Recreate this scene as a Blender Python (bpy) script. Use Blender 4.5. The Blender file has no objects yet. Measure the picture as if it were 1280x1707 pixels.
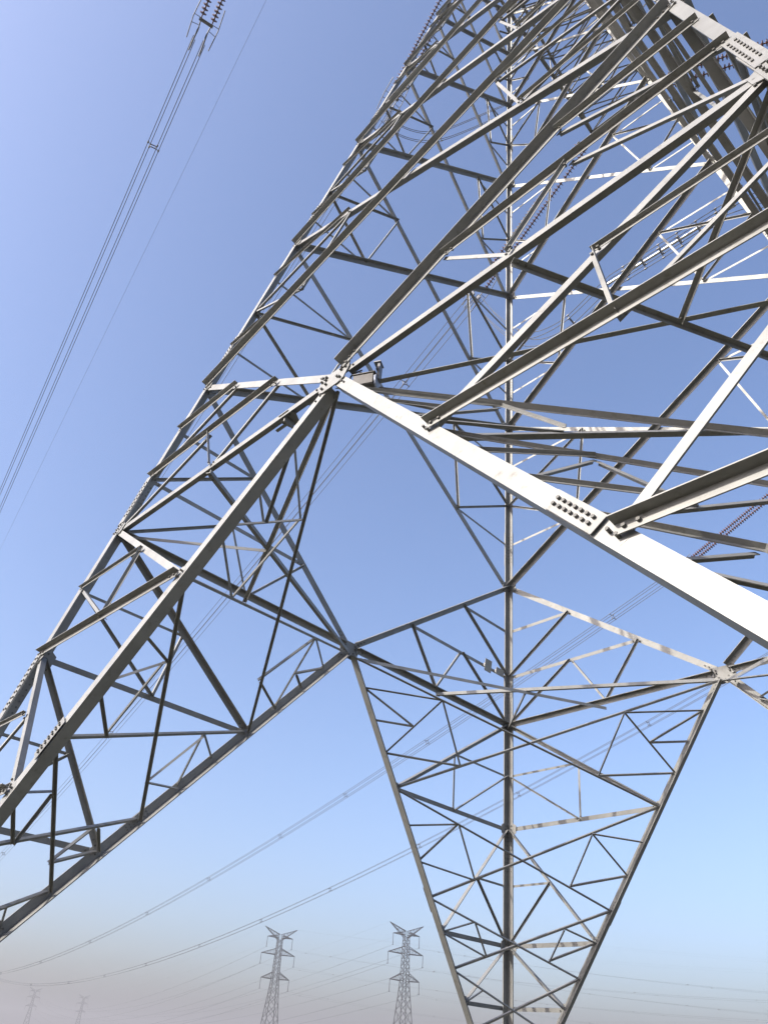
import bpy, math, random
from mathutils import Vector, Matrix
random.seed(7)
sc = bpy.context.scene
R = math.radians

# ------------------------------------------------------------------ camera
S = 6.0                      # metres per tower unit (half width of the tower at its waist)
Z0 = 9.17                    # height of the waist above the ground, metres
CAM = (-1.728996, -0.990041, -1.261652)
def T(x, y, z): return Vector((x*S, y*S, z*S + Z0))
YAW, PITCH, ROLL, FPX = R(42.953), R(36.019), R(4.658), 1251.9
fwd = Vector((math.cos(PITCH)*math.sin(YAW), math.cos(PITCH)*math.cos(YAW), math.sin(PITCH)))
rgt0 = Vector((math.cos(YAW), -math.sin(YAW), 0)); up0 = rgt0.cross(fwd)
rgt = rgt0*math.cos(ROLL) + up0*math.sin(ROLL); up = -rgt0*math.sin(ROLL) + up0*math.cos(ROLL)
cd = bpy.data.cameras.new('camera'); co = bpy.data.objects.new('camera', cd); sc.collection.objects.link(co)
M = Matrix((rgt, up, -fwd)).transposed().to_4x4(); M.translation = T(*CAM); co.matrix_world = M
cd.sensor_fit = 'VERTICAL'; cd.sensor_height = 36; cd.lens = FPX/1707*36; cd.clip_end = 20000; cd.clip_start = .05
sc.camera = co

# ------------------------------------------------------------------ light
SUN_EL, SUN_AZ = R(34), R(-72)       # azimuth from +y towards +x
w = bpy.data.worlds.new('World'); sc.world = w; w.use_nodes = True
nt = w.node_tree; bg = nt.nodes['Background']
sky = nt.nodes.new('ShaderNodeTexSky'); sky.sky_type = 'NISHITA'; sky.sun_disc = False
sky.sun_elevation = SUN_EL; sky.sun_rotation = SUN_AZ
sky.air_density = 1.0; sky.dust_density = 3.6; sky.ozone_density = 3.4
tint = nt.nodes.new('ShaderNodeMix'); tint.data_type = 'RGBA'; tint.blend_type = 'MULTIPLY'; tint.inputs[0].default_value = 1
tint.inputs[7].default_value = (.955, .92, .97, 1)       # a slightly violet, polluted winter sky
nt.links.new(sky.outputs[0], tint.inputs[6]); nt.links.new(tint.outputs[2], bg.inputs[0]); bg.inputs[1].default_value = 0.15
sl = bpy.data.lights.new('sun', 'SUN'); sl.energy = 2.9; sl.angle = R(.5); sl.color = (1, .95, .85)
so = bpy.data.objects.new('sun', sl); sc.collection.objects.link(so)
sd = Vector((math.cos(SUN_EL)*math.sin(SUN_AZ), math.cos(SUN_EL)*math.cos(SUN_AZ), math.sin(SUN_EL)))
so.rotation_euler = sd.to_track_quat('Z', 'Y').to_euler()
sc.view_settings.view_transform = 'Standard'; sc.view_settings.look = 'None'
sc.view_settings.exposure = 1.08; sc.view_settings.gamma = 1

# ------------------------------------------------------------------ helpers
class MB:
    def __init__(s): s.v = []; s.f = []; s.smooth = set(); s.slot1 = set()
    def add(s, vs, fs, sm=False):
        k = len(s.v); s.v += [tuple(v) for v in vs]
        for f in fs:
            if sm: s.smooth.add(len(s.f))
            s.f.append(tuple(i+k for i in f))
    def prism(s, ring0, ring1, sm=False):
        n = len(ring0)
        s.add(list(ring0)+list(ring1), [(i, (i+1) % n, n+(i+1) % n, n+i) for i in range(n)], sm)
        s.add(ring0, [tuple(range(n-1, -1, -1))]); s.add(ring1, [tuple(range(n))])
    def box(s, c, ax, ay, az):
        c, ax, ay, az = map(Vector, (c, ax, ay, az))
        r = lambda q: [c+q-ax-ay, c+q+ax-ay, c+q+ax+ay, c+q-ax+ay]
        s.prism(r(-az), r(az))
    def tube(s, pts, r, n=6):
        pts = [Vector(p) for p in pts]; rings = []
        for i, p in enumerate(pts):
            d = (pts[min(i+1, len(pts)-1)] - pts[max(i-1, 0)]).normalized()
            a = d.cross(Vector((0, 0, 1))); a = a if a.length > .05 else d.cross(Vector((1, 0, 0)))
            a.normalize(); b = d.cross(a)
            rr = r[i] if isinstance(r, (list, tuple)) else r
            rings.append([p + a*math.cos(6.2832*k/n)*rr + b*math.sin(6.2832*k/n)*rr for k in range(n)])
        k = len(s.v)
        vs = [v for q in rings for v in q]; fs = []
        for i in range(len(pts)-1):
            for j in range(n):
                fs.append((i*n+j, i*n+(j+1) % n, (i+1)*n+(j+1) % n, (i+1)*n+j))
        s.add(vs, fs, True)
        s.add(rings[0], [tuple(range(n-1, -1, -1))]); s.add(rings[-1], [tuple(range(n))])
    def bolt(s, c, n, h, r=.023):
        n = n.normalized(); a = n.orthogonal().normalized(); b = n.cross(a)
        q = [a*math.cos(k*math.pi/3)*r + b*math.sin(k*math.pi/3)*r for k in range(6)]
        k = len(s.f); s.prism([c-n*h+x for x in q], [c+n*h+x for x in q]); s.slot1.update(range(k, len(s.f)))
    def build(s, name, mat, parent=None):
        me = bpy.data.meshes.new(name); me.from_pydata(s.v, [], s.f)
        if s.smooth:
            sm = [i in s.smooth for i in range(len(s.f))]; me.polygons.foreach_set('use_smooth', sm)
        me.materials.append(mat)
        if s.slot1:
            me.materials.append(BOLT); me.polygons.foreach_set('material_index', [1 if i in s.slot1 else 0 for i in range(len(s.f))])
        me.update()
        o = bpy.data.objects.new(name, me); sc.collection.objects.link(o)
        if parent: o.parent = parent
        return o
def tag(o, label=None, cat=None, group=None, kind=None):
    for k, v in (('label', label), ('category', cat), ('group', group), ('kind', kind)):
        if v: o[k] = v
    return o
def empty(name, loc, label, cat, group=None):
    o = bpy.data.objects.new(name, None); o.empty_display_size = .3; sc.collection.objects.link(o)
    o.location = loc; return tag(o, label, cat, group)
def child(mb, name, mat, root):
    """mesh given in world coordinates, parented to an Empty that is only translated"""
    base = root
    off = Vector((0, 0, 0))
    while base: off += Vector(base.location); base = base.parent
    mb.v = [tuple(Vector(v)-off) for v in mb.v]
    return mb.build(name, mat, root)

# ------------------------------------------------------------------ materials
def mat(name, col, rough=.6, metal=0., noise=None, scale=3., var=0., bump=0.):
    m = bpy.data.materials.new(name); m.use_nodes = True; t = m.node_tree; b = t.nodes['Principled BSDF']
    b.inputs['Base Color'].default_value = (*col, 1); b.inputs['Roughness'].default_value = rough; b.inputs['Metallic'].default_value = metal
    if noise:
        tc = t.nodes.new('ShaderNodeTexCoord'); n = t.nodes.new('ShaderNodeTexNoise'); n.inputs['Scale'].default_value = scale; n.inputs['Detail'].default_value = 8
        n.inputs['Roughness'].default_value = .65
        t.links.new(tc.outputs['Object'], n.inputs['Vector'])
        r = t.nodes.new('ShaderNodeValToRGB'); r.color_ramp.elements[0].position = .3; r.color_ramp.elements[1].position = .7
        r.color_ramp.elements[0].color = (*noise, 1); r.color_ramp.elements[1].color = (*col, 1)
        t.links.new(n.outputs['Fac'], r.inputs['Fac']); out = r.outputs['Color']
        if var:
            oi = t.nodes.new('ShaderNodeObjectInfo'); h = t.nodes.new('ShaderNodeHueSaturation')
            mr = t.nodes.new('ShaderNodeMapRange'); mr.inputs[3].default_value = 1-var; mr.inputs[4].default_value = 1+var
            t.links.new(oi.outputs['Random'], mr.inputs[0]); t.links.new(mr.outputs[0], h.inputs['Value'])
            t.links.new(out, h.inputs['Color']); out = h.outputs['Color']
        t.links.new(out, b.inputs['Base Color'])
        if bump:
            bp = t.nodes.new('ShaderNodeBump'); bp.inputs['Strength'].default_value = bump; bp.inputs['Distance'].default_value = .01
            t.links.new(n.outputs['Fac'], bp.inputs['Height']); t.links.new(bp.outputs[0], b.inputs['Normal'])
    return m
STEEL = mat('galvanised_steel', (.28, .277, .262), .46, .36, (.20, .198, .187), 1.7, .10, .06)
def weather(m):
    t = m.node_tree; b = t.nodes['Principled BSDF']; tc = t.nodes.new('ShaderNodeTexCoord')
    src = b.inputs['Base Color'].links[0].from_socket
    n = t.nodes.new('ShaderNodeTexNoise'); n.inputs['Scale'].default_value = 9; n.inputs['Detail'].default_value = 10; n.inputs['Roughness'].default_value = .7
    t.links.new(tc.outputs['Object'], n.inputs['Vector'])
    r = t.nodes.new('ShaderNodeValToRGB'); r.color_ramp.elements[0].position = .56; r.color_ramp.elements[1].position = .78
    r.color_ramp.elements[0].color = (1, 1, 1, 1); r.color_ramp.elements[1].color = (.60, .55, .48, 1)
    t.links.new(n.outputs['Fac'], r.inputs['Fac'])
    mx = t.nodes.new('ShaderNodeMix'); mx.data_type = 'RGBA'; mx.blend_type = 'MULTIPLY'; mx.inputs[0].default_value = 1
    t.links.new(src, mx.inputs[6]); t.links.new(r.outputs['Color'], mx.inputs[7]); t.links.new(mx.outputs[2], b.inputs['Base Color'])
    n2 = t.nodes.new('ShaderNodeTexNoise'); n2.inputs['Scale'].default_value = 4; n2.inputs['Detail'].default_value = 6
    t.links.new(tc.outputs['Object'], n2.inputs['Vector'])
    mr = t.nodes.new('ShaderNodeMapRange'); mr.inputs[3].default_value = .44; mr.inputs[4].default_value = .66
    t.links.new(n2.outputs['Fac'], mr.inputs[0]); t.links.new(mr.outputs[0], b.inputs['Roughness'])
weather(STEEL)
BOLT = mat('bolt_steel', (.12, .115, .105), .6, .2)  # darker than the members: shade around the bolts is put into their colour
PORC = mat('brown_porcelain', (.14, .062, .046), .25, 0, (.09, .04, .03), 5)
FIT = mat('fitting_steel', (.22, .22, .225), .5, .5, (.16, .16, .165), 6)
ALU = mat('aluminium_wire', (.13, .132, .14), .6, .3, (.10, .102, .11), 4)
TUBE = mat('aluminium_tube', (.6, .6, .6), .35, .5, (.5, .5, .5), 4)
GREYBOX = mat('grey_enclosure', (.13, .12, .105), .5, .1, (.09, .08, .07), 8)
PLATE = mat('weathered_plate', (.34, .32, .27), .6, .1, (.26, .24, .2), 9)
FAR = mat('far_dark_steel', (.028, .028, .03), .8, 0, (.02, .02, .022), 2)  # near-black: contrast of the far pylons against the haze is put into the colour

# ------------------------------------------------------------------ ground and haze
def ground():
    mb = MB(); L = 3800; mb.add([(-L, -L, 0), (L, -L, 0), (L, L, 0), (-L, L, 0)], [(0, 1, 2, 3)])
    m = mat('dry_field', (.09, .08, .05), .95, 0, (.05, .052, .03), .05)
    tag(mb.build('ground', m), kind='structure')
ground()

# ------------------------------------------------------------------ the tower
H = 6.1474
ZB = 4.8                                       # lower crossarm level, where the taper of the body changes
def hw(z): return 1 - z/H if z <= ZB else (1-ZB/H) - .022*(z-ZB)
NOM = {'far_left': (Vector((0, 1, 0)), Vector((1, 0, 0))), 'far_right': (Vector((1, 0, 0)), Vector((0, -1, 0))),
       'near_right': (Vector((0, -1, 0)), Vector((-1, 0, 0))), 'near_left': (Vector((-1, 0, 0)), Vector((0, 1, 0)))}
# every face: outward direction n and tangent t;  sg = +1 / -1 picks the leg on the +t / -t side
def FP(face, sg, u, z):
    n, t = NOM[face]; p = n*hw(z) + t*(sg*u); return T(p.x, p.y, z)
def fnormal(face):
    n, t = NOM[face]; return (n + Vector((0, 0, 1/H))).normalized()
def leg(face, sg, z): return FP(face, sg, hw(z), z)
KR = {'near_left': .856}
def kn(face, sg, z): return FP(face, sg, -KR.get(face, .838)*z, z)
tower = empty('lattice_tower', (0, 0, 0), 'huge pale galvanised steel lattice pylon towering overhead and filling the picture', 'pylon')
COUNT = {}
REST = {}
def part(mb, name, mat_=None, parent=None, limit=98):
    COUNT[name] = COUNT.get(name, 0) + 1
    if COUNT[name] > limit:
        r = REST.setdefault(name, MB()); k0 = len(r.f); r.add(mb.v, mb.f); r.slot1.update(k0+i for i in mb.slot1); return None
    return child(mb, name, mat_ or STEEL, parent or tower)
def angle(p0, p1, nrm, wd, th, outer=True, e0=0., e1=0., bolts=2, off=None, heel=None, mb=None):
    """an L profile bar lying against the plane with normal nrm"""
    mb = mb or MB()
    d = (p1-p0).normalized(); p0 = p0 + d*e0; p1 = p1 - d*e1
    n = (nrm - d*nrm.dot(d)).normalized(); s = n.cross(d)
    if s.z < 0: s = -s
    if heel is not None and s.dot(heel) < 0: s = -s
    j = random.uniform(.001, .006)
    if outer: o = n*((off if off is not None else .002)+j); sgn, hs = 1, s
    else: o = -n*((off if off is not None else .028)+j); sgn, hs = -1, s
    nn = n*sgn
    # heel point at +hs edge
    h = hs*(wd*.5)
    prof = [h, h - hs*wd, h - hs*wd + nn*th, h - hs*th + nn*th, h - hs*th + nn*wd, h + nn*wd]
    if (prof[1]-prof[0]).cross(prof[2]-prof[1]).dot(d) < 0: prof = prof[::-1]
    mb.prism([p0+o+q for q in prof], [p1+o+q for q in prof])
    L = (p1-p0).length
    for k in range(bolts):
        a = .07 + .1*k
        for c in (p0 + d*a, p1 - d*a):
            mb.bolt(c + o + nn*(th*.5) - hs*th*.5, n, th*.5+.022, .016)
    return mb
def plate_pts(c, n, pts, th, mb=None):
    mb = mb or MB(); n = n.normalized()
    mb.prism([c+p-n*th*.5 for p in pts], [c+p+n*th*.5 for p in pts]); return mb
def bolts_grid(mb, c, d, s, n, nx, ny, dx, dy, h=.04, r=.024):
    for i in range(nx):
        for k in range(ny):
            mb.bolt(c + d*((i-(nx-1)/2)*dx) + s*((k-(ny-1)/2)*dy), n, h, r)
ZK = [0, -.425, -.855, -1.067]
ZU = [.637, 1.508, 2.357, 3.202, 3.886, 4.37, ZB]
ZTOP = 8.1
FOOT = -1.481
FACES = ['near_left', 'far_left', 'far_right', 'near_right']
LW = .185                                       # leg flange
# --- legs: heel on the corner, one flange in each face
def leg_piece(fa, sa, za, zb, fl, th, grow=0.):
    """fa, sa : a face and side that name the corner"""
    n, t = NOM[fa]; sx = -t*sa; sy = -n
    mb = MB(); a, b = leg(fa, sa, za), leg(fa, sa, zb)
    g = -(sx+sy)*grow
    prof = [g, sx*fl+g, sx*fl+sy*th+g, sx*th+sy*th+g, sx*th+sy*fl+g, sy*fl+g]
    if (prof[1]-prof[0]).cross(prof[2]-prof[1]).dot(b-a) < 0: prof = prof[::-1]
    mb.prism([a+p for p in prof], [b+p for p in prof]); return mb
LEGS = [('near_left', 1), ('far_left', 1), ('far_right', 1), ('near_right', 1)]
for fa, sg in LEGS:
    mb = leg_piece(fa, sg, FOOT-.05, .12, LW, .026)
    m2 = leg_piece(fa, sg, .121, 2.62, LW-.02, .024); mb.add(m2.v, m2.f)
    m2 = leg_piece(fa, sg, 2.621, ZB, LW-.04, .02); mb.add(m2.v, m2.f)
    m2 = leg_piece(fa, sg, ZB+.001, ZTOP, LW-.075, .016); mb.add(m2.v, m2.f)
    lg = child(mb, 'leg', STEEL, tower)
    for zc, hl in ((-.52, .1), (.12, .095), (.83, .085), (1.72, .085), (2.62, .08), (3.55, .07)):
        mb = leg_piece(fa, sg, zc-hl, zc+hl, LW, .014, .014)
        n, t = NOM[fa]; d = (leg(fa, sg, zc+.01)-leg(fa, sg, zc)).normalized()
        c = leg(fa, sg, zc)
        bolts_grid(mb, c - t*sg*.095, d, t, n, 9, 2, .1, .075, .032, .016)
        bolts_grid(mb, c - n*.095, d, n, t*sg, 9, 2, .1, .075, .032, .016)
        child(mb, 'splice_plate', STEEL, lg)
# --- the four faces
for face in FACES:
    n, t = NOM[face]; fn = fnormal(face); C0 = FP(face, 1, 0, 0)
    near = face == 'near_left'
    for sg in (1, -1):
        ZK = [0, -.425, -.81 if near and sg < 0 else -.855, -1.067]
        K = lambda z: kn(face, sg, z)
        G = lambda z: leg(face, sg, z) - t*sg*.07        # working point inside the leg flange
        V = lambda a: C0.lerp(G(ZU[0]), a)
        foot = kn(face, sg, -1.43)
        # inclined brace from the waist centre to the foot
        kb = part(angle(C0, foot, fn, .17, .018, False, .16, .1, 3, heel=Vector((0, 0, -1))), 'leg_brace')
        d = (foot-C0).normalized(); s = fn.cross(d)
        c = kn(face, sg, -.755) - fn*.016
        mb = MB(); mb.box(c + fn*.010, d*.29, s*.083, fn*.004)
        bolts_grid(mb, c, d, s, fn, 7, 2, .07, .052, .036, .0155)
        child(mb, 'splice_plate', STEEL, kb)
        # waist beam and the two upper braces
        part(angle(C0, G(0), fn, .125, .012, False, .2, .0, 2), 'waist_beam')
        mb = angle(C0, G(ZU[0]), fn, .145, .014, sg == -1, .18, 0, 3)
        part(mb, 'upper_brace')
        # beams and diagonals between brace and leg
        for i in (1, 2, 3):
            part(angle(K(ZK[i]), G(ZK[i]), fn, .098 if i < 3 else .085, .01, True, .02, 0, 2), 'leg_beam')
            part(angle(G(ZK[i-1]), K(ZK[i]), fn, .11 if i == 1 else .09, .009, False, .05, .05, 2), 'leg_diagonal')
        # slender ties
        lm, dm, hm = G(-.2125), G(0).lerp(K(-.425), .5), G(-.425).lerp(K(-.425), .5)
        for a, b, o in ((lm, dm, True), (lm, hm, False), (dm, hm, True)):
            part(angle(a, b, fn, .052, .006, o, 0, 0, 1), 'leg_tie')
        dm = G(-.425).lerp(K(-.855), .5)
        part(angle(dm, G(-.64), fn, .052, .006, True, 0, 0, 1), 'leg_tie')
        part(angle(dm, G(-.855), fn, .052, .006, False, 0, 0, 1), 'leg_tie')
        a_, b_ = V(2/3), V(1/3); p_, q_ = G(ZU[0]*2/3), G(ZU[0]/3); m_ = b_.lerp(q_, .5); hm0 = C0.lerp(G(0), .5)
        for a, b, wd, o in ((a_, p_, .08, True), (a_, q_, .065, False), (b_, q_, .085, True), (m_, G(0), .06, False), (m_, hm0, .05, True), (b_, hm0, .06, False)):
            part(angle(a, b, fn, wd, .007, o, 0, 0, 2 if wd > .08 else 1), 'waist_tie')
        # cross braced panels above
        for i in range(len(ZU)-1):
            z0, z1 = ZU[i], ZU[i+1]; wd = (.128, .126, .12, .11, .095, .09)[i] * (1 if sg == 1 else 1.14)
            op = lambda z: leg(face, -sg, z) + t*sg*.07
            part(angle(G(z0), op(z1), fn, wd, .014, sg == 1, 0, 0, 3), 'cross_brace')
            A, B = G(z0).lerp(op(z1), .262), G(z1).lerp(op(z0), .25)
            zq = lambda f: G(z0+(z1-z0)*f)
            rw = .06 if i < 2 else .05
            for a, b, o in ((A, zq(.25), True), (A, zq(.49), False), (B, zq(.49), False), (B, zq(.74), True), (A, B, False)):
                if i > 3 and (a == A and b == B): continue
                part(angle(a, b, fn, rw, .006, o, 0, 0, 1), 'panel_tie')
        # gussets
        for z in (0, -.425, -.855, ZU[0], ZU[1], ZU[2], ZU[3]):
            c = leg(face, sg, z) - t*sg*.2 - fn*.016 + Vector((0, 0, .0))
            d = (leg(face, sg, z+.05)-leg(face, sg, z)).normalized()
            k = .9 if z > 2 else 1
            mb = plate_pts(c, fn, [d*.22*k + t*sg*.14, d*.08*k - t*sg*.08*k, -d*.1*k - t*sg*.08*k, -d*.22*k + t*sg*.14], .012)
            bolts_grid(mb, leg(face, sg, z) - t*sg*.1 - fn*.01, d, t, fn, 3, 2, .09, .07, .04, .016)
            part(mb, 'gusset_plate')
        for z in ZK[1:]:
            d = (foot-C0).normalized(); s = fn.cross(d); s = s if s.dot(t*sg) > 0 else -s
            c = K(z) - fn*.034
            mb = plate_pts(c, fn, [-d*.12 + s*.05, -d*.07 + s*.13, d*.07 + s*.13, d*.12 + s*.05, d*.1-s*.04, -d*.1-s*.04], .012)
            bolts_grid(mb, K(z) - fn*.02, d, s, fn, 2, 1, .09, .1, .04, .015)
            part(mb, 'gusset_plate')
    # waist centre gusset
    c = C0 - fn*.012; u = Vector((0, 0, 1)); u = (u - fn*u.dot(fn)).normalized()
    mb = plate_pts(c, fn, [t*.3+u*.02, t*.28+u*.16, t*.1+u*.14, -t*.1+u*.14, -t*.28+u*.16, -t*.3+u*.02, -t*.25-u*.2, -t*.15-u*.25, t*.15-u*.25, t*.25-u*.2], .016)
    for q in (t*.24+u*.12, -t*.24+u*.12, t*.18-u*.16, -t*.18-u*.16, t*.24+u*.03, -t*.24+u*.03):
        mb.bolt(c+q, fn, .045, .02); mb.bolt(c+q*.65, fn, .045, .02)
    part(mb, 'waist_gusset')
    # horizontal at the lower crossarm level and above
    for z in (ZB, 5.25, 5.9, 6.55, 7.2, 7.75):
        part(angle(leg(face, 1, z), leg(face, -1, z), fn, .1, .01, False, .05, .05, 1), 'body_beam')
    zz = [ZB, 5.25, 5.9, 6.55, 7.2, 7.75]
    for z0, z1 in zip(zz, zz[1:]):
        for sg in (1, -1):
            part(angle(leg(face, sg, z0), leg(face, -sg, z1), fn, .075, .008, sg == 1, .03, .03, 1), 'body_brace')
UP = Vector((0, 0, 1))
# small lug plates on the near waist beam
p = FP('near_left', 1, .185, 0); fn = fnormal('near_left'); d = Vector((0, 1, 0))
mb = MB(); plate_pts(p - fn*.10, UP, [d*.17 - fn*.02, d*.12 - fn*.16, -d*.08 - fn*.18, -d*.17 - fn*.02, -d*.1 + fn*.09, d*.1 + fn*.09], .012, mb)
mb.box(p - fn*.14 - UP*.06, d*.015, fn*.09, UP*.06); mb.box(p - fn*.17 + d*.17 - UP*.03, d*.16, fn*.022, UP*.008)
bolts_grid(mb, p - fn*.08, d, fn, UP, 3, 1, .08, .1, .03, .014)
child(mb, 'lug_plate', STEEL, tower)
# --- inside each leg: the braced plane between its two inclined braces, and the waist diaphragm
for i, fa in enumerate(FACES):
    fb = FACES[(i+1) % 4]                      # the leg between face fa (its +t side) and face fb (its -t side)
    CA, CB = FP(fa, 1, 0, 0) - fnormal(fa)*.06 - UP*.18, FP(fb, 1, 0, 0) - fnormal(fb)*.06 - UP*.18
    KA = lambda z: kn(fa, 1, z) - fnormal(fa)*.055
    KB = lambda z: kn(fb, -1, z) - fnormal(fb)*.055
    L0 = leg(fa, 1, 0)
    ft = leg(fa, 1, FOOT)
    pn = (CA-ft).cross(CB-ft).normalized()
    if pn.dot(L0-CA) > 0: pn = -pn             # away from the leg
    def X(p, q, r, s_, wd, n1, n2):
        part(angle(p, q, pn, wd, .008, True, .02, .02, 0, .03), 'inner_brace'); part(angle(r, s_, pn, wd, .008, False, .02, .02, 0, -.0), 'inner_brace')
        return p.lerp(q, n1), p.lerp(q, n2), r.lerp(s_, n1), r.lerp(s_, n2)
    def ties(lst, wd=.042):
        for a, b in lst: part(angle(a, b, pn, wd, .006, random.random() < .5, .035, .0, 0, .01), 'inner_tie')
    a1, a2, b1, b2 = X(CA, KB(-.425), CB, KA(-.425), .08 if fb == 'near_left' else (.042 if fa == 'near_left' else .05), .3, .8)
    for Kf, x1, y2 in ((KA, a1, b2), (KB, b1, a2)):
        m = x1.lerp(Kf(-.32), .5)
        ties([(Kf(-.12), m), (Kf(-.22), m), (Kf(-.12), x1), (Kf(-.32), x1), (Kf(-.32), y2), (x1, y2)])
    a1, a2, b1, b2 = X(KA(-.425), KB(-.753), KB(-.425), KA(-.753), .046, .294, .806)
    for Kf, x1, y2 in ((KA, a1, b2), (KB, b1, a2)):
        ties([(Kf(-.536), x1), (Kf(-.644), x1), (Kf(-.644), y2), (x1, y2)])
    a1, a2, b1, b2 = X(KA(-.753), KB(-.967), KB(-.753), KA(-.967), .046, .297, .79)
    for Kf, x1, y2 in ((KA, a1, b2), (KB, b1, a2)):
        ties([(Kf(-.855), x1), (Kf(-.855), y2), (x1, y2)])
    a1, a2, b1, b2 = X(KA(-.967), KB(-1.15), KB(-.967), KA(-1.15), .046, .3, .8)
    ties([(KA(-1.067), a1), (KB(-1.067), b1)])
    # diaphragm
    hA, hB = CA.lerp(L0, .5), CB.lerp(L0, .5)
    e = Vector((0, 0, -.05))
    part(angle(CA+e, hB+e, UP, .075, .008, False, .2, 0, 2, .0), 'waist_strut'); part(angle(CB+e, hA+e, UP, .075, .008, True, .2, 0, 2, .0), 'waist_strut')
    q = CA.lerp(hB, .667)
    part(angle(q+e, L0+e, UP, .06, .007, False, 0, .15, 1, .02), 'waist_strut')
# --- lower crossarms (one on each side), upper crossarm for the earth wires
def lattice_arm(name, sx, zb, zt, tipx, tipy, tipz, wdc, wdl, nb):
    arm = None
    b = {k: T(sx*hw(zb), k*hw(zb), zb) for k in (1, -1)}; tp = {k: T(sx*tipx, k*tipy, tipz) for k in (1, -1)}
    tt = {k: T(sx*hw(zt), k*hw(zt), zt) for k in (1, -1)}
    mb = MB()
    for k in (1, -1):
        angle(b[k], tp[k], Vector((0, k, 0)), wdc, .014, False, 0, 0, 1, .0, mb=mb)
        angle(tt[k], tp[k] + Vector((0, 0, .12)), Vector((0, k, 0)), wdc*.85, .012, False, 0, .1, 1, .0, mb=mb)
    angle(tp[1], tp[-1], UP, wdc, .014, True, 0, 0, 0, .02, mb=mb)
    arm = child(mb, name, STEEL, tower)
    mb = MB()
    for k in (1, -1):
        for i in range(nb):
            f0, f1 = i/nb, (i+1)/nb
            p0, p1 = b[k].lerp(tp[k], f0), b[k].lerp(tp[k], f1); q0, q1 = tt[k].lerp(tp[k], f0), tt[k].lerp(tp[k], f1)
            if i: angle(p0, q0, Vector((0, k, 0)), wdl, .006, True, 0, 0, 0, .0, mb=mb, heel=Vector((1, 0, 0)))
            if i < nb-1: angle(p0, q1, Vector((0, k, 0)), wdl, .006, False, 0, 0, 0, .0, mb=mb)
    for (s0, s1) in ((b, tp), (tt, tp)):
        for i in range(nb):
            f0, f1 = i/nb, (i+1)/nb
            angle(s0[1].lerp(s1[1], f0), s0[-1].lerp(s1[-1], f1), UP, wdl, .006, True, 0, 0, 0, .0, mb=mb)
            angle(s0[-1].lerp(s1[-1], f0), s0[1].lerp(s1[1], f1), UP, wdl, .006, False, 0, 0, 0, .0, mb=mb)
            if i: angle(s0[1].lerp(s1[1], f0), s0[-1].lerp(s1[-1], f0), UP, wdl, .006, True, 0, 0, 0, .01, mb=mb)
    child(mb, 'arm_lacing', STEEL, arm)
    return arm
lattice_arm('crossarm', 1, ZB, 5.4, 1.387, .272, 4.90, .14, .063, 6)
lattice_arm('crossarm', -1, ZB, 5.4, 1.62, .272, 4.90, .14, .063, 7)
lattice_arm('earth_wire_arm', 1, 7.55, 8.05, 1.35, .12, 8.2, .1, .05, 6)
lattice_arm('earth_wire_arm', -1, 7.55, 8.05, 1.55, .12, 8.3, .1, .05, 6)
for nm, r in REST.items():
    o = child(r, nm, STEEL, tower); o['kind'] = 'stuff'

# ------------------------------------------------------------------ conductors, strings, jumpers
PHI = R(12)
def wire_pt(b, z0, m, k, s, back=False):
    a = PHI; y = -1 if back else 1
    return T(b*math.cos(a) + s*math.sin(a), y*(-b*math.sin(a) + s*math.cos(a)), z0 + m*s + k*s*s)
def frame(d):
    d = d.normalized(); a = d.cross(UP).normalized(); return d, a, a.cross(d)
def disc_string(mb, p0, p1, rad=.15, pitch=.175):
    d, a, b = frame(p1-p0); L = (p1-p0).length; n = int(L/pitch); N = 10
    prof = [(0, .03), (.055, .045), (.06, .06), (.075, rad), (.1, rad*.96), (.105, .05), (.13, .03), (pitch, .022)]
    pts, rr = [], []
    for i in range(n):
        for x, r in prof[:-1]: pts.append(p0 + d*(i*pitch + x)); rr.append(r)
    pts.append(p1); rr.append(.02)
    mb.tube(pts, rr, N)
def strain_string(p0, p1, label, grp='strain insulator strings of the pylon', sep=.24):
    """twin string from tower p0 to the conductor clamp p1"""
    root = empty('insulator_string', p0, label, 'insulator', grp)
    d, a, b = frame(p1-p0)
    s0, s1 = p0 + d*.7, p1 - d*1.0
    for k in (1, -1):
        mb = MB(); disc_string(mb, s0 + a*sep*k, s1 + a*sep*k); child(mb, 'insulator_discs', PORC, root)
        mb = MB(); mb.tube([s1 + a*.5*k - d*.75 + b*.1, s1 + a*.56*k + d*.1, s1 + a*.5*k + d*1.0], .022, 6)
        mb.tube([s1 + a*.25*k, s1 + a*.55*k], .016, 5); mb.tube([s1 + a*.25*k + d*.3, s1 + a*.54*k + d*.35], .016, 5)
        child(mb, 'arcing_horn', FIT, root)
    for p, q, e in ((s0, p0, -1), (s1, p1, 1)):
        mb = MB()
        mb.box(p + d*e*.06, a*(sep+.07), b*.012, d*.07)
        if e < 0:
            mb.tube([p + d*e*.05, q], .03, 6)
        else:
            for k in (1, -1):
                mb.tube([p + a*sep*k, p + a*.2*k + d*.4], .028, 6)
                mb.box(p + a*.2*k + d*.5, a*.03, b*.2, d*.09)
                for v in (1, -1): mb.tube([p + a*.2*k + b*.17*v + d*.5, p + a*.225*k + b*.225*v + d*1.0, p + a*.225*k + b*.225*v + d*1.35], .028, 6)
        child(mb, 'yoke_plate', FIT, root)
    return root
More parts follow.
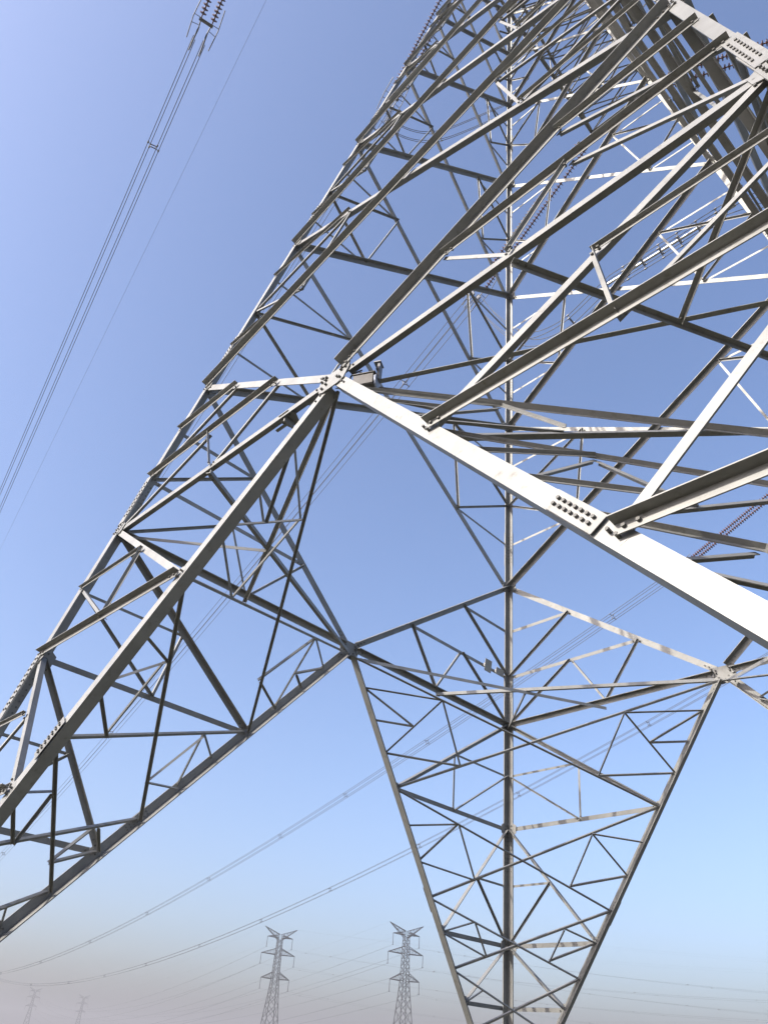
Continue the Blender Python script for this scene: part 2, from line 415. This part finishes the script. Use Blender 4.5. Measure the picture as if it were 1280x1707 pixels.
def bundle(name, pts, label, cat, grp=None, r=.0155, sp=.225, spacers=(), quad=True, mat_=None, roll=.30, sr=.02):
    root = empty(name, pts[0], label, cat, grp)
    fr = []
    for i, p in enumerate(pts): fr.append(frame(pts[min(i+1, len(pts)-1)] - pts[max(i-1, 0)]))
    rl = roll; fr = [(d, a*math.cos(rl) + b*math.sin(rl), b*math.cos(rl) - a*math.sin(rl)) for d, a, b in fr]
    for u, v in ((1, 1), (1, -1), (-1, 1), (-1, -1)):
        mb = MB(); mb.tube([p + f[1]*sp*u + f[2]*sp*v for p, f in zip(pts, fr)], r, 5)
        child(mb, 'wire', mat_ or ALU, root)
    for x in spacers:
        i = min(int(x), len(pts)-2); p = pts[i].lerp(pts[i+1], x-i); d, a, b = fr[i]; mb = MB(); q = sp
        c = [p + a*q*u + b*q*v for u, v in ((1, 1), (1, -1), (-1, -1), (-1, 1))]; e = [p + a*q*.6*u + b*q*.6*v for u, v in ((1, 1), (1, -1), (-1, -1), (-1, 1))]
        for j in range(4):
            mb.tube([e[j], e[(j+1) % 4]], sr*1.4, 5); mb.tube([e[j], c[j]], sr*1.2, 5); mb.tube([c[j]-d*.05, c[j]+d*.05], sr*2, 6)
        child(mb, 'spacer', FIT, root)
    return root
def span(b, z0, m, k, s0, s1, n=60, back=False):
    return [wire_pt(b, z0, m, k, s0 + (s1-s0)*(i/n)**1.6, back) for i in range(n+1)]
def spacers_at(b, s0, s1, n, ss):
    return [n*((s-s0)/(s1-s0))**(1/1.6) for s in ss]
def line(name, b, z0, m, k, s0, s1, label, spac, back=False, grp='conductor bundles', r=.0165):
    n = 60
    return bundle(name, span(b, z0, m, k, s0, s1, n, back), label, 'power line', grp, r=r, spacers=spacers_at(b, s0, s1, n, spac))
SE = 9
sp_ = lambda s0, first, step, end: [first + step*i for i in range(int((end-first)/step))]
# right phase
e1 = wire_pt(1.292, 4.726, -.2, .0026, 2.09)
strain_string(T(1.387, .272, 4.90), e1, 'brown twin insulator string slanting down from the far crossarm tip behind the far leg')
line('conductor_bundle', 1.292, 4.726, -.2, .0026, 2.0, 76, 'conductor bundle crossing the open middle of the pylon from the string behind the far leg', [3.1]+sp_(0, 11.4, 7.2, 70))
# left phase
e4 = wire_pt(-1.6, 4.9, -.2, .0026, 1.63)
strain_string(T(-1.62, .272, 4.90), e4, 'dark twin insulator string hanging alone in open sky at the top left edge')
line('conductor_bundle', -1.6, 4.9, -.2, .0026, 1.60, 76, 'conductor bundle falling through open sky from the top left insulator string', sp_(0, 2.45, 7.4, 70))
# middle phase, anchored on the body
e5 = wire_pt(.024, 5.99, -.17, .0022, 1.75)
strain_string(T(0, .20, 6.2), e5, 'dark twin insulator string partly hidden behind the top of the left leg')
line('conductor_bundle', .024, 5.99, -.17, .0022, 1.66, 76, 'conductor bundle running down close behind the left leg of the pylon', sp_(0, 8, 7, 70))
# the neighbouring line on the right
line('conductor_bundle', 5.583, 4.402, -.19, .0024, 3.3, 78, 'upper of two conductor bundles sagging across the lower sky, from the right edge insulator string', [3.62, 4.45, 6.6, 8.5, 11, 13.5, 17, 21, 26, 32, 39, 46], grp='conductor bundles of the neighbouring line', r=.021)
strain_string(wire_pt(5.583, 4.402, -.19, .0024, 1.35)+Vector((0, 0, 1.2)), wire_pt(5.583, 4.402, -.19, .0024, 3.4), 'brown twin insulator string at the right edge below the bright inclined brace', sep=.22)
line('conductor_bundle', 7.988, 4.321, -.2, .0026, 1.0, 78, 'lower of two conductor bundles sagging across the lower sky, closest above the far pylons', [6, 9, 12, 15.5, 19, 23, 27.5, 32, 37, 44], grp='conductor bundles of the neighbouring line', r=.021)
# earth wire
mb = MB(); mb.tube([p for p in [T(*(Vector((-1.193*math.cos(R(11.51)) + s*math.sin(R(11.51)), 1.193*math.sin(R(11.51)) + s*math.cos(R(11.51)), 8.293-.12*s+.0016*s*s)))) for s in [.1+.8*i for i in range(90)]]], .0095, 5)
tag(mb.build('earth_wire', ALU), 'single thin earth wire crossing the open sky right of the top left bundle', 'power line')

# jumpers: the conductor loops that pass the tower
def hermite(ps, n=10):
    out = []
    for i in range(len(ps)-1):
        p0, p1 = ps[i], ps[i+1]; m0 = (ps[i+1]-ps[max(i-1, 0)])*.5; m1 = (ps[min(i+2, len(ps)-1)]-ps[i])*.5
        for j in range(n):
            x = j/n; out.append(p0*(2*x**3-3*x*x+1) + m0*(x**3-2*x*x+x) + p1*(-2*x**3+3*x*x) + m1*(x**3-x*x))
    return out+[ps[-1]]
P = lambda *q: T(*q)
e1b = P(1.73, -1.79, 4.35)
strain_string(P(1.387, -.272, 4.90), e1b, 'insulator string glimpsed between the stacked steel bars beside the bright upper right leg')
jp = [P(1.75, 1.72, 4.36), P(1.70, 1.50, 3.86), P(1.64, 1.18, 3.33), P(1.60, .84, 3.16), P(1.60, .52, 3.27), P(1.60, .40, 3.32)]
jq = [Vector((v.x, -v.y, v.z)) for v in reversed(jp)]
pts = hermite(jp, 8)[:-1] + [jp[-1].lerp(jq[0], i/12) for i in range(12)] + hermite(jq, 8)
jr = bundle('jumper_loop', pts, 'jumper loop below the far crossarm with a straight pale tube and spacers', 'power line', 'jumper loops', spacers=[14, 26, 41.5, 43.5, 45.5, 47.5, 49.5, 51.5, 66], r=.017)
mb = MB()
mb.tube([jp[-1] + Vector((0, .5, 0)), jq[0] - Vector((0, .5, 0))], .062, 8)
child(mb, 'rigid_tube', TUBE, jr)
jp = [P(.40, 1.72, 5.68), P(.55, 1.67, 5.60), P(.75, 1.56, 5.62), P(.92, 1.42, 5.74), P(1.10, 1.03, 5.82), P(1.22, .66, 5.82), P(1.3, .2, 5.8)]
jq = [Vector((v.x, -v.y, v.z)) for v in reversed(jp)]
bundle('jumper_loop', hermite(jp + jq, 8), 'thin curved jumper loop bowed around the pylon top, between left and far legs', 'power line', 'jumper loops', spacers=[8, 22, 30, 38, 46, 54, 62, 70, 80], r=.017)

# ------------------------------------------------------------------ small equipment on the tower
C_NL = P(-1, 0, 0); HM = P(-.5, -1, 0); dv = (HM-C_NL).normalized(); sv = dv.cross(UP).normalized()
c = C_NL + dv*.50 + Vector((0, 0, -.29))
eb = empty('equipment_box', c, 'small grey equipment box with a round plate clamped beside the central bolted joint', 'equipment box')
mb = MB(); r0 = []
for a, b in ((-.11, -.085), (-.095, -.10), (.095, -.10), (.11, -.085), (.11, .085), (.095, .10), (-.095, .10), (-.11, .085)): r0.append(sv*a + UP*b)
mb.prism([c - dv*.15 + q for q in r0], [c + dv*.13 + q for q in r0]); mb.box(c + UP*.107, dv*.16, sv*.12, UP*.006); child(mb, 'housing', GREYBOX, eb)
mb = MB(); q = c + dv*.155
mb.prism([q - dv*.012 + sv*.11*math.cos(k*.3927) + UP*.12*math.sin(k*.3927) for k in range(16)], [q + dv*.012 + sv*.11*math.cos(k*.3927) + UP*.12*math.sin(k*.3927) for k in range(16)])
child(mb, 'round_cover', mat('pale_blue_grey_cover', (.42, .45, .52), .4, .1, (.36, .39, .46), 9), eb)
mb = MB(); mb.box(q + UP*.19 + dv*.02, dv*.018, sv*.05, UP*.16); mb.box(c + UP*.15 - dv*.08, dv*.02, sv*.05, UP*.06); mb.box(q + UP*.345, dv*.05, sv*.07, UP*.01)
mb.tube([q + UP*.12, q + UP*.3], .014, 6); mb.tube([q + UP*.2 + sv*.07, q + UP*.2 - sv*.12], .012, 6); child(mb, 'clamp_bracket', FIT, eb)
mb = MB(); mb.tube(hermite([c - dv*.15 + UP*.05, c - dv*.24 + UP*.1, c - dv*.22 + UP*.24, c - dv*.08 + UP*.3], 6), .012, 6); child(mb, 'cable', BOLT, eb)
fn = fnormal('far_left'); nn, tt = NOM['far_left']
vz = UP - fn*UP.dot(fn); vz.normalize()
bq0 = FP('far_left', 1, .333*.896, .2123); bq1 = leg('far_left', 1, .2123)
for f, hw_, hh, lab in ((.745, .14, .17, 'taller of two small dark plates fixed to a slender beam left of the far leg'), (.875, .17, .10, 'lower wide plate of the two on the slender beam, right against the far leg')):
    c = bq0.lerp(bq1, f) - fn*.10
    mb = MB(); mb.box(c, tt*hw_, vz*hh, fn*.004)
    r_ = empty('sign_plate', c, lab, 'plate', 'plates on the far leg')
    child(mb, 'panel', PLATE, r_)
    mb = MB()
    for k in (-1, 1): mb.box(c + tt*hw_*.75*k + fn*.035, tt*.015, vz*.05, fn*.028)
    child(mb, 'mounting_clip', FIT, r_)

# ------------------------------------------------------------------ far pylons of two parallel lines
def bar(mb, a, b, r): mb.tube([a, b], r, 4)
LINE_AZ = R(18)
def far_pylon(x, y, sc_, label):
    root = empty('lattice_pylon', (x, y, 0), label, 'pylon', 'far pylons on the horizon')
    d = Vector((math.sin(LINE_AZ), math.cos(LINE_AZ), 0)); a = Vector((d.y, -d.x, 0)); o = Vector((x, y, 0))
    Q = lambda u, v, z: o + (a*u*(1.22 if abs(u) > 5 else 1.06) + d*v*1.06 + UP*z)*sc_
    hs = [(0, 4.6), (8, 3.9), (16, 3.2), (22, 2.7), (27, 2.25), (31, 1.95), (34.6, 1.7), (38, 1.6), (41, 1.52), (44, 1.44), (46.6, 1.38), (49.4, 1.3), (52, 1.25), (54.7, 1.2)]
    mb = MB()
    for sx in (1, -1):
        for sy in (1, -1):
            mb.tube([Q(sx*h_, sy*h_, z) for z, h_ in hs], .19*sc_, 4)
    child(mb, 'leg', FAR, root)
    mb = MB()
    for (z0, a0), (z1, a1) in zip(hs, hs[1:]):
        for s_ in (1, -1):
            bar(mb, Q(-a0, s_*a0, z0), Q(a1, s_*a1, z1), .125*sc_); bar(mb, Q(a0, s_*a0, z0), Q(-a1, s_*a1, z1), .125*sc_)
            bar(mb, Q(s_*a0, -a0, z0), Q(s_*a1, a1, z1), .125*sc_); bar(mb, Q(s_*a0, a0, z0), Q(s_*a1, -a1, z1), .125*sc_)
    child(mb, 'lacing', FAR, root)
    tips = []
    def arm(name, sx, L, zb, zt, ztip, hb, ht, rr=.18):
        mb = MB(); tip = Q(sx*L, 0, ztip)
        for sy in (1, -1):
            bar(mb, Q(sx*hb, sy*hb, zb), tip, rr*sc_); bar(mb, Q(sx*ht, sy*ht, zt), tip, rr*sc_)
            n = 5
            for i in range(n):
                p0, p1 = Q(sx*hb, sy*hb, zb).lerp(tip, i/n), Q(sx*hb, sy*hb, zb).lerp(tip, (i+1)/n)
                q0, q1 = Q(sx*ht, sy*ht, zt).lerp(tip, i/n), Q(sx*ht, sy*ht, zt).lerp(tip, (i+1)/n)
                bar(mb, p0, q1, .07*sc_); bar(mb, q0, p0, .07*sc_)
                e = Q(sx*hb, -sy*hb, zb).lerp(tip, (i+1)/n); bar(mb, p0, e, .07*sc_)
        child(mb, name, FAR, root); return tip
    for sx in (1, -1):
        for L, zb, zt, hb, ht in ((7.0, 34.6, 38, 1.7, 1.6), (8.4, 46.6, 49.8, 1.38, 1.3), (6.4, 55.2, 56.6, 1.2, 1.2)):
            tip = arm('crossarm', sx, L, zb, zt, zb+.2, hb, ht)
            mb = MB(); mb.tube([tip, tip - UP*5.2*sc_], .14*sc_, 6); mb.box(tip - UP*5.3*sc_, d*.3*sc_, a*.25*sc_, UP*.12*sc_)
            child(mb, 'suspension_insulator', FAR, root); tips.append(tip - UP*5.4*sc_)
        tips.append(arm('earth_wire_horn', sx, 8.3, 54.2, 57.0, 60.3, 1.2, .5, .16))
    return tips
def at(az, dist): return Vector((CAM[0]*S + dist*math.sin(R(az)), CAM[1]*S + dist*math.cos(R(az)), 0))
A1, B1 = at(38.4, 507), at(46.75, 450)
A2, B2 = at(24.15, 1580), at(27.0, 1680)
TA1 = far_pylon(A1.x, A1.y, 1.0, 'far dark lattice pylon with a V-shaped top, left of the nearer pair')
TB1 = far_pylon(B1.x, B1.y, 1.0, 'far dark lattice pylon with a V-shaped top, right one of the nearer pair')
TA2 = far_pylon(A2.x, A2.y, 1.0, 'tiny hazy lattice pylon, leftmost on the horizon')
TB2 = far_pylon(B2.x, B2.y, 1.0, 'tiny hazy lattice pylon, second from the left on the horizon')
def sag(p, q, s_, n=36):
    return [p.lerp(q, i/n) - UP*4*s_*(i/n)*(1-i/n) for i in range(n+1)]
def far_wires(Ta, Tb, s_, label, grp, rad=.030):
    for i, (p, q) in enumerate(zip(Ta, Tb)):
        mb = MB(); ew = i % 4 == 3
        pts = sag(p, q, s_*(.7 if ew else 1))
        if ew: mb.tube(pts, rad*.6, 4)
        else:
            for u in (.22, -.22):
                mb.tube([v + Vector((u, 0, 0)) for v in pts], rad, 4)
        for j in range(2, 36, 5):
            if not ew: mb.box(pts[j], (.3, 0, 0), (0, .3, 0), (0, 0, .1))
        tag(mb.build('distant_conductor', ALU), label, 'power line', grp)
turn = Vector((math.sin(R(145)), math.cos(R(145)), 0))
far_wires(TA1, TA2, 26, 'faint hazy wire running to the far left from the left nearer far pylon', 'hazy wires leaving the left far pylon')
far_wires(TB1, TB2, 26, 'faint hazy wire running to the far left from the right nearer far pylon', 'hazy wires leaving the right far pylon')
far_wires(TA1, [p + turn*430 - UP*3 for p in TA1], 10, 'faint hazy wire running right from the left far pylon behind the far leg', 'hazy wires right of the left far pylon', .017)
far_wires(TB1, [p + turn*430 - UP*3 for p in TB1], 10, 'faint hazy wire running right from the right far pylon across the lower right sky', 'hazy wires right of the right far pylon', .016)

# ------------------------------------------------------------------ haze
mb = MB(); hx = 3900
mb.box((0, 0, 38), (hx, 0, 0), (0, hx, 0), (0, 0, 39))
m = bpy.data.materials.new('haze'); m.use_nodes = True; t = m.node_tree; t.nodes.clear()
out = t.nodes.new('ShaderNodeOutputMaterial'); pv = t.nodes.new('ShaderNodeVolumePrincipled')
pv.inputs['Color'].default_value = (.62, .595, .585, 1); pv.inputs['Density'].default_value = .00068; pv.inputs['Anisotropy'].default_value = .2
t.links.new(pv.outputs[0], out.inputs['Volume'])
tag(mb.build('haze', m), kind='stuff')
